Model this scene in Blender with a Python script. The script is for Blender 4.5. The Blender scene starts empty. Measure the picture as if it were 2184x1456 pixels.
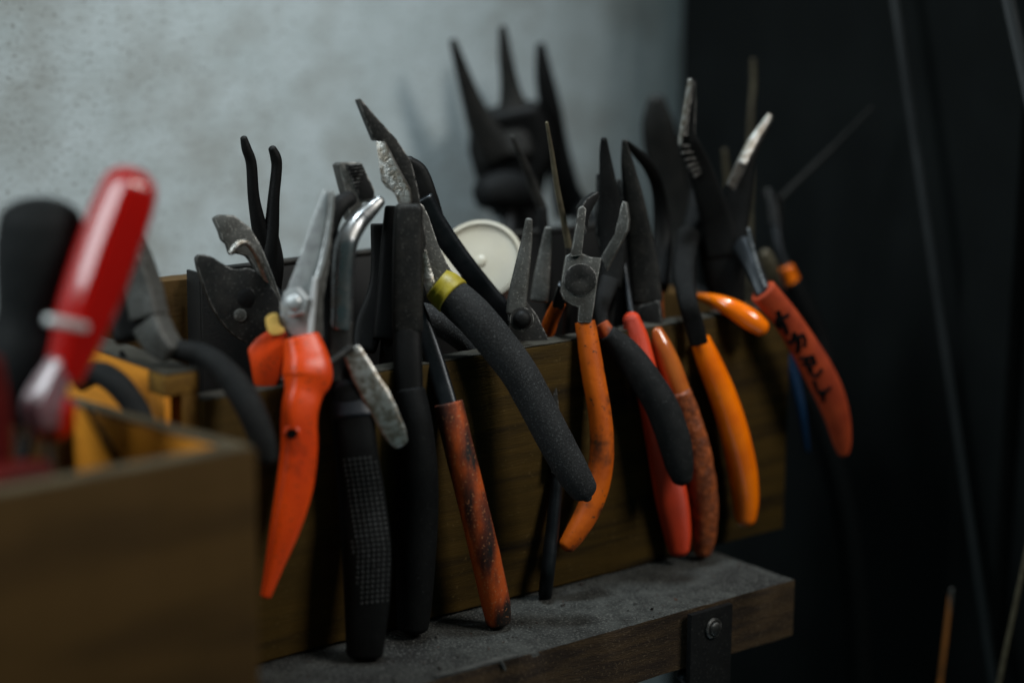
import bpy, bmesh, math, random
from mathutils import Vector, Matrix
from mathutils.bvhtree import BVHTree
from mathutils import noise as mnoise
random.seed(7)
sc = bpy.context.scene
COL = sc.collection
# ------------------------------------------------------------------ camera
W, H, FPX = 2184.0, 1456.0, 4419.0
CAM = Vector((0.0, -0.6291, 0.2817))
YAW, PITCH, ROLL = math.radians(39.0), math.radians(12.05), math.radians(0.52)
_f = Vector((math.sin(YAW)*math.cos(PITCH), math.cos(YAW)*math.cos(PITCH), -math.sin(PITCH)))
_r = Vector((math.cos(YAW), -math.sin(YAW), 0)); _u = _r.cross(_f)
RIGHT = math.cos(ROLL)*_r + math.sin(ROLL)*_u
UP = -math.sin(ROLL)*_r + math.cos(ROLL)*_u
FWD = _f
cd = bpy.data.cameras.new('camera'); cam = bpy.data.objects.new('camera', cd); COL.objects.link(cam)
m = Matrix((RIGHT, UP, -FWD)).transposed().to_4x4(); m.translation = CAM
cam.matrix_world = m
cd.sensor_width = 36; cd.lens = FPX*36/W; cd.clip_start = .01; cd.clip_end = 50
sc.camera = cam
cd.dof.use_dof = True
cd.dof.focus_distance = 0.825
cd.dof.aperture_fstop = 3.0
cd.dof.aperture_blades = 9
# ------------------------------------------------------------------ world + lamps
wd = bpy.data.worlds.new("World"); sc.world = wd; wd.use_nodes = True
bg = wd.node_tree.nodes['Background']
bg.inputs[0].default_value = (.26, .86, .86, 1); bg.inputs[1].default_value = 0.06
vs = sc.view_settings; vs.view_transform = 'Standard'; vs.look = 'None'; vs.exposure = -.10; vs.gamma = 1

def aim(o, loc, to):
    o.location = loc
    o.rotation_euler = (Vector(to)-Vector(loc)).to_track_quat('-Z', 'Y').to_euler()
def lamp(name, kind, loc, to, power, col, **kw):
    l = bpy.data.lights.new(name, kind); o = bpy.data.objects.new(name, l); COL.objects.link(o)
    aim(o, loc, to); l.energy = power; l.color = col
    for k, v in kw.items(): setattr(l, k, v)
    return o
lamp('wall_fade_spot', 'SPOT', (.555, .045, 1.05), (.550, .15, .20), 60, (.86, .98, 1.05),  # unseen overhead spot, cone shaped so the wall fades out at right
     spot_size=math.radians(33.5), spot_blend=1.0, shadow_soft_size=.09)
lamp('key_light', 'AREA', (.97, -.99, 1.04), (.52, 0, .1), 16.5, (1.0, .97, .92), shape='RECTANGLE', size=.44, size_y=.44)
lamp('window_light', 'AREA', (-.48, .06, .82), (.36, .0, .12), 12.0, (.86, .96, 1.0), shape='RECTANGLE', size=.42, size_y=.75)

# ------------------------------------------------------------------ pixel -> world helpers
def ray(px, py):
    return (FWD*FPX + RIGHT*(px-W/2) - UP*(py-H/2)).normalized()
def P(px, py, d):                 # point at distance d in front of the box front (plane y=-d)
    r = ray(px, py); return CAM + r*((-d-CAM.y)/r.y)
def PZ(px, py, z):
    r = ray(px, py); return CAM + r*((z-CAM.z)/r.z)
def PX(px, py, x):
    r = ray(px, py); return CAM + r*((x-CAM.x)/r.x)
def scale_at(p): return (p-CAM).dot(FWD)/FPX
# ------------------------------------------------------------------ object helpers
def thing(name, label, cat, loc, group=None):
    o = bpy.data.objects.new(name, None); COL.objects.link(o); o.location = loc
    o.empty_display_size = .01
    o['label'] = label; o['category'] = cat
    if group: o['group'] = group
    return o
def origin_of(o):
    v = Vector((0, 0, 0))
    while o: v += o.location; o = o.parent
    return v
def part(name, me_data, mat, parent=None, label=None, kind=None, smooth=True, cat=None, group=None):
    verts, faces = me_data
    off = origin_of(parent) if parent else Vector((0, 0, 0))
    me = bpy.data.meshes.new(name)
    me.from_pydata([tuple(Vector(v)-off) for v in verts], [], faces)
    bm = bmesh.new(); bm.from_mesh(me)
    bmesh.ops.recalc_face_normals(bm, faces=bm.faces); bm.to_mesh(me); bm.free()
    if smooth:
        me.shade_smooth()
        me.set_sharp_from_angle(angle=math.radians(38))
    me.materials.append(mat)
    o = bpy.data.objects.new(name, me); COL.objects.link(o)
    if parent: o.parent = parent
    if label: o['label'] = label
    if kind: o['kind'] = kind
    if cat: o['category'] = cat
    if group: o['group'] = group
    return o
def merge(*ms):
    V, Fc = [], []
    for v, f in ms:
        n = len(V); V += list(v); Fc += [tuple(i+n for i in q) for q in f]
    return V, Fc
def catmull(pts, n):
    out = []
    L = len(pts)
    for i in range(L-1):
        p0 = pts[max(i-1, 0)]; p1 = pts[i]; p2 = pts[i+1]; p3 = pts[min(i+2, L-1)]
        for k in range(n):
            t = k/n
            out.append([.5*((2*b)+(-a+c)*t+(2*a-5*b+4*c-e)*t*t+(-a+3*b-3*c+e)*t**3) for a, b, c, e in zip(p0, p1, p2, p3)])
    out.append(list(pts[-1]))
    return out
def ctrl(pts, tr):
    o = []
    for q in pts:
        if q[0] == 'w':                       # world point, metres
            o.append([q[1], q[2], q[3], q[4], q[5] if len(q) > 5 else q[4]*tr])
        else:
            p = P(q[0], q[1], q[2]); s = scale_at(p)
            w = q[3]*s; t = q[4]*s if len(q) > 4 else w*tr
            o.append([p.x, p.y, p.z, w, t])
    return o
def sweep(pts, tr=1.0, e=2.0, n=18, seg=7, caps=(.25, .25), jit=0.0, twist=0.0, lin=False, poly=0, prnd=.75, prot=0):
    c = ctrl(pts, tr)
    st = catmull(c, 1 if lin else seg)
    # caps: rings that close in an ellipse
    def caprings(a, b, cap, flip):
        if cap <= 0: return []
        pa = Vector(a[:3]); d = (pa-Vector(b[:3])).normalized(); K = 5; rr = []
        for k in range(1, K+1):
            th = (math.pi/2)*k/K
            f = math.cos(th) if k < K else 0.02
            if cap < .5: f = 1-cap*(1-math.cos(th)) if k < K else 1-cap
            p = pa + d*(math.sin(th)*cap*a[3])
            rr.append([p.x, p.y, p.z, a[3]*f, a[4]*f])
        return rr
    head = caprings(st[0], st[1], caps[0], True)[::-1]
    tail = caprings(st[-1], st[-2], caps[1], False)
    st = head+st+tail
    V, Fc = [], []
    sd = random.random()*100
    N = len(st)
    for i, s in enumerate(st):
        a = Vector(st[max(i-1, 0)][:3]); b = Vector(st[min(i+1, N-1)][:3]); c0 = Vector(s[:3])
        T = (b-a)
        T = T.normalized() if T.length > 1e-9 else Vector((0, 0, 1))
        view = (c0-CAM).normalized()
        S = T.cross(view)
        if S.length < .05: S = T.cross(Vector((0, 0, 1)))
        S.normalize(); D = S.cross(T).normalized()
        if twist:
            R = Matrix.Rotation(twist, 3, T); S = R @ S; D = R @ D
        for k in range(n):
            th = 2*math.pi*(k+.5)/n
            cx, sx = math.cos(th), math.sin(th)
            x = math.copysign(abs(cx)**(2/e), cx); y = math.copysign(abs(sx)**(2/e), sx)
            if poly:
                aa = (th+prot) % (2*math.pi/poly)-math.pi/poly
                rr = (1-prnd)+prnd*math.cos(math.pi/poly)/math.cos(aa)
                x, y = cx*rr, sx*rr
            p = c0+S*(s[3]*x)+D*(s[4]*y)
            if jit:
                nv = mnoise.noise(p*170+Vector((sd, 0, 0)))*jit*s[3]
                p = p+(p-c0).normalized()*nv if (p-c0).length > 1e-7 else p
            V.append(p)
    for i in range(N-1):
        for k in range(n):
            k2 = (k+1) % n
            Fc.append((i*n+k, i*n+k2, (i+1)*n+k2, (i+1)*n+k))
    Fc.append(tuple(range(n))[::-1]); Fc.append(tuple((N-1)*n+k for k in range(n)))
    return V, Fc
def plate(outline, d, thick, yaw=0, tilt=0, smooth=0, bev=.0006, center=None):
    """flat piece traced as an outline on its own plane (turned by yaw/tilt), with real thickness"""
    cx = sum(q[0] for q in outline)/len(outline); cy = sum(q[1] for q in outline)/len(outline)
    if center: cx, cy = center
    c = P(cx, cy, d); n = -(ray(cx, cy))
    n = Matrix.Rotation(math.radians(yaw), 3, 'Z') @ n
    ax = n.cross(Vector((0, 0, 1))).normalized()
    n = Matrix.Rotation(math.radians(tilt), 3, ax) @ n
    pts = [list(map(float, q)) for q in outline]
    if smooth:
        k = len(pts); ext = [pts[-1]]+pts+[pts[0], pts[1]]; cr = catmull(ext, smooth)
        pts = cr[smooth:smooth*(k+1)]
    ring = []
    for q in pts:
        r = ray(q[0], q[1]); ring.append(CAM + r*((c-CAM).dot(n)/r.dot(n)))
    bm = bmesh.new()
    f = bm.faces.new([bm.verts.new(p) for p in ring])
    ex = bmesh.ops.extrude_face_region(bm, geom=[f])
    for v in [g for g in ex['geom'] if isinstance(g, bmesh.types.BMVert)]: v.co -= n*thick
    bmesh.ops.recalc_face_normals(bm, faces=bm.faces)
    if bev:
        ed = [e for e in bm.edges if len(e.link_faces) == 2 and e.calc_face_angle(0) > .6]
        bmesh.ops.bevel(bm, geom=ed, offset=bev, segments=2, profile=.6, affect='EDGES', clamp_overlap=True)
    bmesh.ops.triangulate(bm, faces=[f for f in bm.faces if len(f.verts) > 4])
    bm.verts.index_update()
    out = [v.co.copy() for v in bm.verts], [tuple(v.index for v in f.verts) for f in bm.faces]
    bm.free(); return out
# boxes with worn arrises
def box(x0, x1, y0, y1, z0, z1, bev=.0008, cuts=0, rough=0.0):
    bm = bmesh.new()
    bmesh.ops.create_cube(bm, size=1)
    for v in bm.verts: v.co = Vector((x0+(v.co.x+.5)*(x1-x0), y0+(v.co.y+.5)*(y1-y0), z0+(v.co.z+.5)*(z1-z0)))
    if bev: bmesh.ops.bevel(bm, geom=bm.edges[:], offset=bev, segments=2, profile=.6, affect='EDGES')
    if cuts:
        lx, ly, lz = x1-x0, y1-y0, z1-z0
        ax = 0 if lx >= max(ly, lz) else (1 if ly >= lz else 2)
        a0, a1 = (x0, x1) if ax == 0 else ((y0, y1) if ax == 1 else (z0, z1))
        for k in range(1, cuts):
            no = Vector((0, 0, 0)); no[ax] = 1; co = Vector((0, 0, 0)); co[ax] = a0+(a1-a0)*k/cuts
            bmesh.ops.bisect_plane(bm, geom=bm.verts[:]+bm.edges[:]+bm.faces[:], plane_co=co, plane_no=no)
        sd = Vector((random.random()*50, 0, 0))
        for v in bm.verts:
            nn = mnoise.noise_vector(v.co*90+sd)+mnoise.noise_vector(v.co*330+sd)*.6
            v.co += Vector((0 if ax == 0 else nn.x, 0 if ax == 1 else nn.y, 0 if ax == 2 else nn.z))*rough
    bm.verts.index_update()
    out = [v.co.copy() for v in bm.verts], [tuple(v.index for v in f.verts) for f in bm.faces]
    bm.free(); return out
def board(ax, ay, bx, by, th, z0, z1, bev=.0008, cuts=0, rough=0.0):
    """upright board whose right face runs from (ax,ay) to (bx,by)"""
    L = math.hypot(bx-ax, by-ay)
    V, Fc = box(-th, 0, 0, L, z0, z1, bev, cuts, rough)
    dx, dy = (bx-ax)/L, (by-ay)/L
    return [Vector((ax+v.x*dy+v.y*dx, ay-v.x*dx+v.y*dy, v.z)) for v in V], Fc
def lathe(center, normal, prof, n=40):
    """prof: (radius, height) pairs, metres"""
    nn = normal.normalized(); a = nn.orthogonal().normalized(); b = nn.cross(a)
    V, Fc = [], []
    for r, h in prof:
        for k in range(n):
            t = 2*math.pi*k/n; V.append(center+nn*h+(a*math.cos(t)+b*math.sin(t))*max(r, 1e-5))
    for i in range(len(prof)-1):
        for k in range(n):
            k2 = (k+1) % n; Fc.append((i*n+k, i*n+k2, (i+1)*n+k2, (i+1)*n+k))
    Fc.append(tuple(range(n))[::-1]); Fc.append(tuple((len(prof)-1)*n+k for k in range(n)))
    return V, Fc
def toward(px, py, d, lift):           # point lifted towards the viewer by lift pixels of size
    p = P(px, py, d); return p - ray(px, py)*(lift*scale_at(p))
def ridges(A, B, n, d, r, lift, e=2):
    ms = []
    def along(L, t):
        x = t*(len(L)-1); i = min(int(x), len(L)-2); u = x-i
        return L[i][0]*(1-u)+L[i+1][0]*u, L[i][1]*(1-u)+L[i+1][1]*u
    for k in range(n):
        t = k/(n-1); a = toward(*along(A, t), d, lift); b = toward(*along(B, t), d, lift); s = scale_at(a)*r
        ms.append(sweep([('w', a.x, a.y, a.z, s), ('w', b.x, b.y, b.z, s)], n=6, caps=(0, 0), lin=True, e=e))
    return merge(*ms)
def inner_handle(px, py, d, wpx, y=.05, dx=.012, z=.014):
    p = P(px, py, d); s = scale_at(p)*wpx
    return sweep([('w', p.x, p.y, p.z, s*.6), ('w', p.x+dx*.5, y*.6, p.z*.6+z*.4, s*.9), ('w', p.x+dx, y, z, s)], n=12, caps=(.2, 1))

# ------------------------------------------------------------------ materials
def mat(name, col, rough=.5, metal=0.0, col2=None, n_scale=120, n_lo=.4, n_hi=.65, stretch=None, detail=6,
        spk=None, spk_scale=1100, spk_thr=.585, bump=.15, bump_scale=900, bump_dist=.0004, coat=0, trans=0,
        rough2=None, col3=None, n3_scale=35, n3_lo=0.465, n3_hi=0.560, wave=None, ior=1.45, sss=0, spec=.5, edge=None):
    M = bpy.data.materials.new(name); M.use_nodes = True
    nt = M.node_tree; N = nt.nodes; L = nt.links
    b = N['Principled BSDF']
    tc = N.new('ShaderNodeTexCoord'); mp = N.new('ShaderNodeMapping'); L.new(tc.outputs['Object'], mp.inputs['Vector'])
    if stretch: mp.inputs['Scale'].default_value = stretch
    def noise(scale, det=6, vec=None):
        t = N.new('ShaderNodeTexNoise'); t.inputs['Scale'].default_value = scale; t.inputs['Detail'].default_value = det
        L.new(vec or mp.outputs[0], t.inputs['Vector']); return t.outputs['Fac']
    def ramp(fac, lo, hi):
        r = N.new('ShaderNodeMapRange'); r.inputs[1].default_value = lo; r.inputs[2].default_value = hi
        L.new(fac, r.inputs[0]); return r.outputs[0]
    def mix(fac, a, c):
        x = N.new('ShaderNodeMix'); x.data_type = 'RGBA'
        L.new(fac, x.inputs[0])
        if isinstance(a, tuple): x.inputs[6].default_value = (*a, 1)
        else: L.new(a, x.inputs[6])
        x.inputs[7].default_value = (*c, 1); return x.outputs[2]
    b.inputs['Base Color'].default_value = (*col, 1)
    cur = col
    if col2:
        f2 = ramp(noise(n_scale, detail), n_lo, n_hi); cur = mix(f2, cur, col2)
        if rough2 is not None:
            r = N.new('ShaderNodeMapRange'); r.inputs[3].default_value = rough; r.inputs[4].default_value = rough2
            L.new(f2, r.inputs[0]); L.new(r.outputs[0], b.inputs['Roughness'])
    if col3: cur = mix(ramp(noise(n3_scale, 8), n3_lo, n3_hi), cur, col3)
    if spk: cur = mix(ramp(noise(spk_scale, 2, tc.outputs['Object']), spk_thr, spk_thr+.08), cur, spk)
    if edge:
        bv = N.new('ShaderNodeBevel'); bv.samples = 4; bv.inputs['Radius'].default_value = .0009
        ge = N.new('ShaderNodeNewGeometry'); dt = N.new('ShaderNodeVectorMath'); dt.operation = 'DOT_PRODUCT'
        L.new(bv.outputs[0], dt.inputs[0]); L.new(ge.outputs['Normal'], dt.inputs[1])
        em = ramp(dt.outputs['Value'], .985, .86)
        en = ramp(noise(420, 5), .42, .60)
        ml = N.new('ShaderNodeMath'); ml.operation = 'MULTIPLY'; L.new(em, ml.inputs[0]); L.new(en, ml.inputs[1])
        cur = mix(ml.outputs[0], cur, edge)
        mm = N.new('ShaderNodeMapRange'); mm.inputs[3].default_value = metal; mm.inputs[4].default_value = .8
        L.new(ml.outputs[0], mm.inputs[0]); L.new(mm.outputs[0], b.inputs['Metallic'])
    if not isinstance(cur, tuple): L.new(cur, b.inputs['Base Color'])
    if rough2 is None or not col2: b.inputs['Roughness'].default_value = rough
    b.inputs['Metallic'].default_value = metal; b.inputs['Specular IOR Level'].default_value = spec
    b.inputs['Coat Weight'].default_value = coat; b.inputs['Coat Roughness'].default_value = .06
    b.inputs['Transmission Weight'].default_value = trans; b.inputs['IOR'].default_value = ior
    if sss:
        b.inputs['Subsurface Weight'].default_value = sss; b.inputs['Subsurface Radius'].default_value = (.004, .001, .0005)
        b.inputs['Subsurface Scale'].default_value = 1
    if bump:
        bp = N.new('ShaderNodeBump'); bp.inputs['Strength'].default_value = bump; bp.inputs['Distance'].default_value = bump_dist
        if wave:
            wv = N.new('ShaderNodeTexWave'); wv.wave_type = 'BANDS'; wv.bands_direction = 'Z'
            wv.inputs['Scale'].default_value = wave; wv.inputs['Distortion'].default_value = .3
            L.new(tc.outputs['Object'], wv.inputs['Vector']); L.new(wv.outputs['Fac'], bp.inputs['Height'])
        else: L.new(noise(bump_scale, 4), bp.inputs['Height'])
        L.new(bp.outputs[0], b.inputs['Normal'])
    return M
M = {}
M['iron_black'] = mat('iron_black', (0.0018, 0.00195, 0.00195), .72, 0, col2=(0.003, 0.0033, 0.00315), n_scale=160, spk=(0.0135, 0.0135, 0.0126), spk_scale=1100, spk_thr=.62, bump=.3, bump_scale=900, spec=.15)
M['concrete'] = mat('concrete', (.345, .392, .398), .9, col2=(.405, .455, .468), n_scale=38, n_lo=.32, n_hi=.7, col3=(.29, .315, .308), n3_scale=26, n3_lo=.47, n3_hi=.66,
                    spk=(.20, .21, .20), spk_scale=520, spk_thr=.605, bump=.4, bump_scale=320, bump_dist=.0006)
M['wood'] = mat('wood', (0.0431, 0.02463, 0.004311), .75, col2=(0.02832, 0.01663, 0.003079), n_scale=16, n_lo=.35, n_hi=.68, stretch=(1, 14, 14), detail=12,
                col3=(0.01108, 0.006774, 0.002463), n3_scale=10, n3_lo=.48, n3_hi=.70, bump=.4, bump_scale=120, bump_dist=.0005, spk=(0.06158, 0.04002, 0.01232), spk_scale=700, spk_thr=.66, spec=.12)
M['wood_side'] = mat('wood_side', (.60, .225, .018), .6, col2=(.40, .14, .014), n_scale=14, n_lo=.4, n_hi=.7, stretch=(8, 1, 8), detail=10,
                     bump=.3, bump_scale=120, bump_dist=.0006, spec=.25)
M['wood_dirty'] = mat('wood_dirty', (0.06216, 0.03293, 0.008736), .7, col2=(0.0504, 0.02621, 0.006384), n_scale=9, n_lo=.3, n_hi=.75, stretch=(1, 5, 5), detail=8,
                      col3=(0.03024, 0.01613, 0.004704), n3_scale=9, n3_lo=.46, n3_hi=.74, bump=.3, bump_scale=140, bump_dist=.0005, spec=.15)
M['rim_warm'] = mat('rim_warm', (.085, .068, .040), .8, col2=(.045, .036, .022), n_scale=60, bump=.5, bump_scale=300, bump_dist=.0006, spec=.2)
M['wood_end'] = mat('wood_end', (.16, .085, .016), .75, col2=(.10, .05, .01), n_scale=220, n_lo=.4, n_hi=.65, bump=.5, bump_scale=300, bump_dist=.0006, spec=.15)
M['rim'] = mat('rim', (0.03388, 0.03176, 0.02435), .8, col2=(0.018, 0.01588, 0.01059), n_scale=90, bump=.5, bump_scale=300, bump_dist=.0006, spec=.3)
M['shelf_dust'] = mat('shelf_dust', (0.0352, 0.0368, 0.0336), .9, col2=(0.016, 0.0168, 0.0152), n_scale=120, n_lo=.38, n_hi=.62, spk=(0.068, 0.0688, 0.0624), spk_scale=1000, spk_thr=.565,
                      col3=(0.0088, 0.0088, 0.008), n3_scale=22, n3_lo=.48, n3_hi=.66, bump=1.0, bump_scale=650, bump_dist=.0012, spec=.3)
M['shelf_edge'] = mat('shelf_edge', (.036, .022, .010), .8, col2=(.016, .010, .006), n_scale=30, stretch=(1, 9, 9), n_lo=.38, n_hi=.62, detail=10, spk=(.06, .042, .024), spk_scale=1000, spk_thr=.60, bump=.9, bump_scale=300, bump_dist=.001, spec=.15)
M['cabinet'] = mat('cabinet', (0.0049, 0.00588, 0.00588), .95, col2=(0.00686, 0.00833, 0.00833), n_scale=20, bump=.1, bump_scale=200, spec=.15)
M['steel_dark'] = mat('steel_dark', (0.01152, 0.01152, 0.01075), .55, .35, col2=(0.02176, 0.02048, 0.01791), n_scale=160, n_lo=.45, n_hi=.75, spk=(0.05631, 0.05375, 0.04862), spk_scale=1100, spk_thr=0.625, bump=.3, bump_scale=900, rough2=.62, edge=(.34, .33, .31), spec=.25)
M['steel_black'] = mat('steel_black', (0.001344, 0.001428, 0.001428), .6, .2, col2=(0.00252, 0.00252, 0.002352), n_scale=160, spk=(0.00756, 0.00756, 0.00714), spk_scale=1100, spk_thr=0.635, bump=.25, bump_scale=900, edge=(.22, .22, .21), spec=.25)
M['steel_grey'] = mat('steel_grey', (0.06216, 0.06216, 0.05665), .5, .35, col2=(0.03108, 0.02925, 0.02486), n_scale=170, n_lo=.4, n_hi=.7, spk=(0.1316, 0.128, 0.1134), spk_scale=1100, spk_thr=0.605, bump=.35, bump_scale=900, rough2=.65, edge=(.50, .49, .46))
M['steel_worn'] = mat('steel_worn', (0.405, 0.3969, 0.3726), .38, .9, col2=(0.1944, 0.1701, 0.1377), n_scale=420, n_lo=.42, n_hi=.6, bump=.6, bump_scale=1100, bump_dist=.0005)
M['steel_bright'] = mat('steel_bright', (0.3744, 0.391, 0.391), .38, .5, col2=(0.2746, 0.2829, 0.2829), n_scale=220, bump=.15, bump_scale=900, edge=(.75, .75, .74))
M['chrome'] = mat('chrome', (0.24, 0.2496, 0.2592), .20, .9, col2=(0.1632, 0.1632, 0.1584), n_scale=160, rough2=.42, bump=.12, bump_scale=500)
M['steel_blue'] = mat('steel_blue', (0.0117, 0.01404, 0.01638), .36, .7, col2=(0.02106, 0.0234, 0.02574), n_scale=140, bump=.2, bump_scale=800, edge=(.34, .36, .38))
M['foam'] = mat('foam', (.0062, .0068, .0072), .8, col2=(.0125, .0132, .0136), n_scale=55, n_lo=.38, n_hi=.66, spk=(.050, .053, .053), spk_scale=1700, spk_thr=.60, bump=.7, bump_scale=1300, bump_dist=.0005, spec=.3)
M['grip_grey'] = mat('grip_grey', (0.007153, 0.007994, 0.008204), .72, col2=(0.01052, 0.01115, 0.01115), n_scale=220, spk=(0.02735, 0.02841, 0.02841), spk_scale=1000, spk_thr=0.625, bump=.4, bump_scale=1200, spec=.15)
M['grip_black'] = mat('grip_black', (0.001664, 0.00192, 0.002048), .7, col2=(0.00256, 0.002944, 0.003072), n_scale=200, spk=(0.01152, 0.0128, 0.0128), spk_scale=1100, spk_thr=0.645, bump=.35, bump_scale=1200, spec=.15)
M['dot_rubber'] = mat('dot_rubber', (0.0102, 0.012, 0.012), .6, bump=.1)
M['grip_navy'] = mat('grip_navy', (0.0024, 0.0036, 0.0066), .5, col2=(0.0042, 0.006, 0.0102), n_scale=90, bump=.2, bump_scale=900)
M['orange_snip'] = mat('orange_snip', (.62, .054, .003), .36, col2=(.50, .036, .003), n_scale=45, n_lo=.42, n_hi=.68, col3=(.10, .012, .004), n3_scale=50, n3_lo=.56, n3_hi=.70, bump=.15, bump_scale=500, spk=(.16, .03, .01), spk_scale=700, spk_thr=.63, spec=.4)
M['orange_gloss'] = mat('orange_gloss', (.82, .17, .001), .2, col2=(.66, .115, .001), n_scale=60, coat=.8, bump=.04, bump_scale=300, col3=(.38, .08, .01), n3_scale=70, n3_lo=0.625, n3_hi=0.760)
M['orange_worn'] = mat('orange_worn', (.50, .095, .002), .5, col2=(.30, .050, .003), n_scale=70, n_lo=.4, n_hi=.66, col3=(.045, .016, .006), n3_scale=60, n3_lo=.53, n3_hi=.64, bump=.25, bump_scale=500, spk=(.08, .03, .01), spk_scale=420, spk_thr=.64, spec=.35)
M['brown_worn'] = mat('brown_worn', (.30, .048, .005), .6, col2=(.085, .015, .005), n_scale=70, n_lo=.43, n_hi=.58, stretch=(1.5, 1.5, .6), col3=(.010, .007, .006), n3_scale=40, n3_lo=.45, n3_hi=.56, bump=.3, bump_scale=700, bump_dist=.0004, spk=(.30, .12, .05), spk_scale=1100, spk_thr=.62, spec=.3)
M['brown_rough'] = mat('brown_rough', (0.27, 0.06375, 0.015), .5, col2=(0.1275, 0.03375, 0.012), n_scale=260, n_lo=.4, n_hi=.6, bump=.9, bump_scale=330, bump_dist=.0014)
M['orange_clear'] = mat('orange_clear', (0.414, 0.108, 0.0162), .2, col2=(0.324, 0.072, 0.0135), n_scale=90, coat=.9, bump=.05)
M['red_grip'] = mat('red_grip', (.62, .040, .004), .5, col2=(.52, .036, .006), n_scale=80, bump=.5, wave=330, bump_dist=.0006)
M['red_paint'] = mat('red_paint', (.33, .045, .012), .65, col2=(.24, .030, .009), n_scale=90, bump=.2, bump_scale=500, spec=.25)
M['red_dark'] = mat('red_dark', (.075, .004, .003), .6, col2=(.05, .003, .002), n_scale=60, bump=.1, spec=.15)
M['tube_black'] = mat('tube_black', (.004, .005, .005), .9, bump=.1, spec=.05)
M['ink'] = mat('ink', (.004, .004, .004), .9, bump=0, spec=.05)
M['red_clear'] = mat('red_clear', (.46, .004, .0015), .14, trans=.25, coat=.3, bump=.0, ior=1.45)
M['clear_pink'] = mat('clear_pink', (.30, .16, .18), .12, trans=.4, coat=.7, bump=0)
M['white_metal'] = mat('white_metal', (0.558, 0.567, 0.558), .3, .3, col2=(0.45, 0.45, 0.45), n_scale=80, bump=.05)
M['cream'] = mat('cream', (0.2976, 0.2728, 0.2182), .4, 0, col2=(0.3274, 0.2976, 0.2282), n_scale=60, col3=(0.124, 0.08432, 0.0496), n3_scale=60, n3_lo=0.585, n3_hi=0.760, bump=.1)
M['yellow'] = mat('yellow', (0.315, 0.255, 0.015), .45, col2=(0.225, 0.1725, 0.015), n_scale=140, bump=.2)
M['pale_yellow'] = mat('pale_yellow', (.62, .40, .10), .5, col2=(.5, .3, .06), n_scale=140, bump=.2)
M['brass'] = mat('brass', (0.102, 0.087, 0.054), .5, .4, col2=(0.06, 0.048, 0.03), n_scale=220, bump=.3)
M['rust_rod'] = mat('rust_rod', (.42, .15, .035), .5, .3, col2=(.25, .1, .03), n_scale=120, bump=.3)
M['blue_grip'] = mat('blue_grip', (0.00045, 0.0117, 0.03375), .6, col2=(0.00045, 0.0081, 0.0225), n_scale=80, bump=.1, spec=.1)
M['blue_sheet'] = mat('blue_sheet', (.30, .37, .43), .6, col2=(.25, .31, .36), n_scale=40, bump=.1)
M['bin_black'] = mat('bin_black', (0.0024, 0.0027, 0.0027), .55, col2=(0.0045, 0.0048, 0.0045), n_scale=60, bump=.2)
M['paint_chip'] = mat('paint_chip', (0.045, 0.0465, 0.0435), .8, col2=(0.024, 0.024, 0.02175), n_scale=300, bump=.6, bump_scale=500)
M['crumb'] = mat('crumb', (0.018, 0.0153, 0.0126), .9, col2=(0.036, 0.0126, 0.0054), n_scale=60, n_lo=.5, n_hi=.6, bump=0)
M['dark_bar'] = mat('dark_bar', (0.01936, 0.02178, 0.02299), .5, .3, col2=(0.003812, 0.005505, 0.006353), n_scale=18, bump=.2, bump_scale=300)

# ------------------------------------------------------------------ setting
HB = .105; YW = .215; XCAB = .80; S = .0523; XS = .6229; TH = .0248; XR = .6703
D = .107; H4 = .130
XN = .3312; H3 = .1132; S2 = .0939
def grid_wall(x0, x1, z0, z1, y):
    return [(x0, y, z0), (x1, y, z0), (x1, y, z1), (x0, y, z1), (x0, y+.05, z0), (x1, y+.05, z0), (x1, y+.05, z1), (x0, y+.05, z1)], \
        [(0, 1, 2, 3), (4, 5, 6, 7), (0, 1, 5, 4), (3, 2, 6, 7), (0, 3, 7, 4), (1, 2, 6, 5)]
w = part('wall', grid_wall(-.9, 1.6, -.5, 1.0, YW), M['concrete'], kind='structure', smooth=False)
w['label'] = 'pale grey speckled concrete wall behind the tools'; w['category'] = 'wall'

# dark cabinet on the right: side sheet with two folded stiles
cab = thing('steel_cabinet', 'black steel cabinet filling the right side, in deep shade', 'cabinet', (XCAB+.2, 0, -.5))
part('side_panel', box(XCAB, XCAB+.4, -.30, YW-.002, -.5, .95, .004), M['cabinet'], cab)  # unseen front part stretched forward to shade the wall and box end
part('stile', box(XCAB-.012, XCAB-.0005, -.03, .0, -.5, .95, .003), M['cabinet'], cab)

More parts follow.
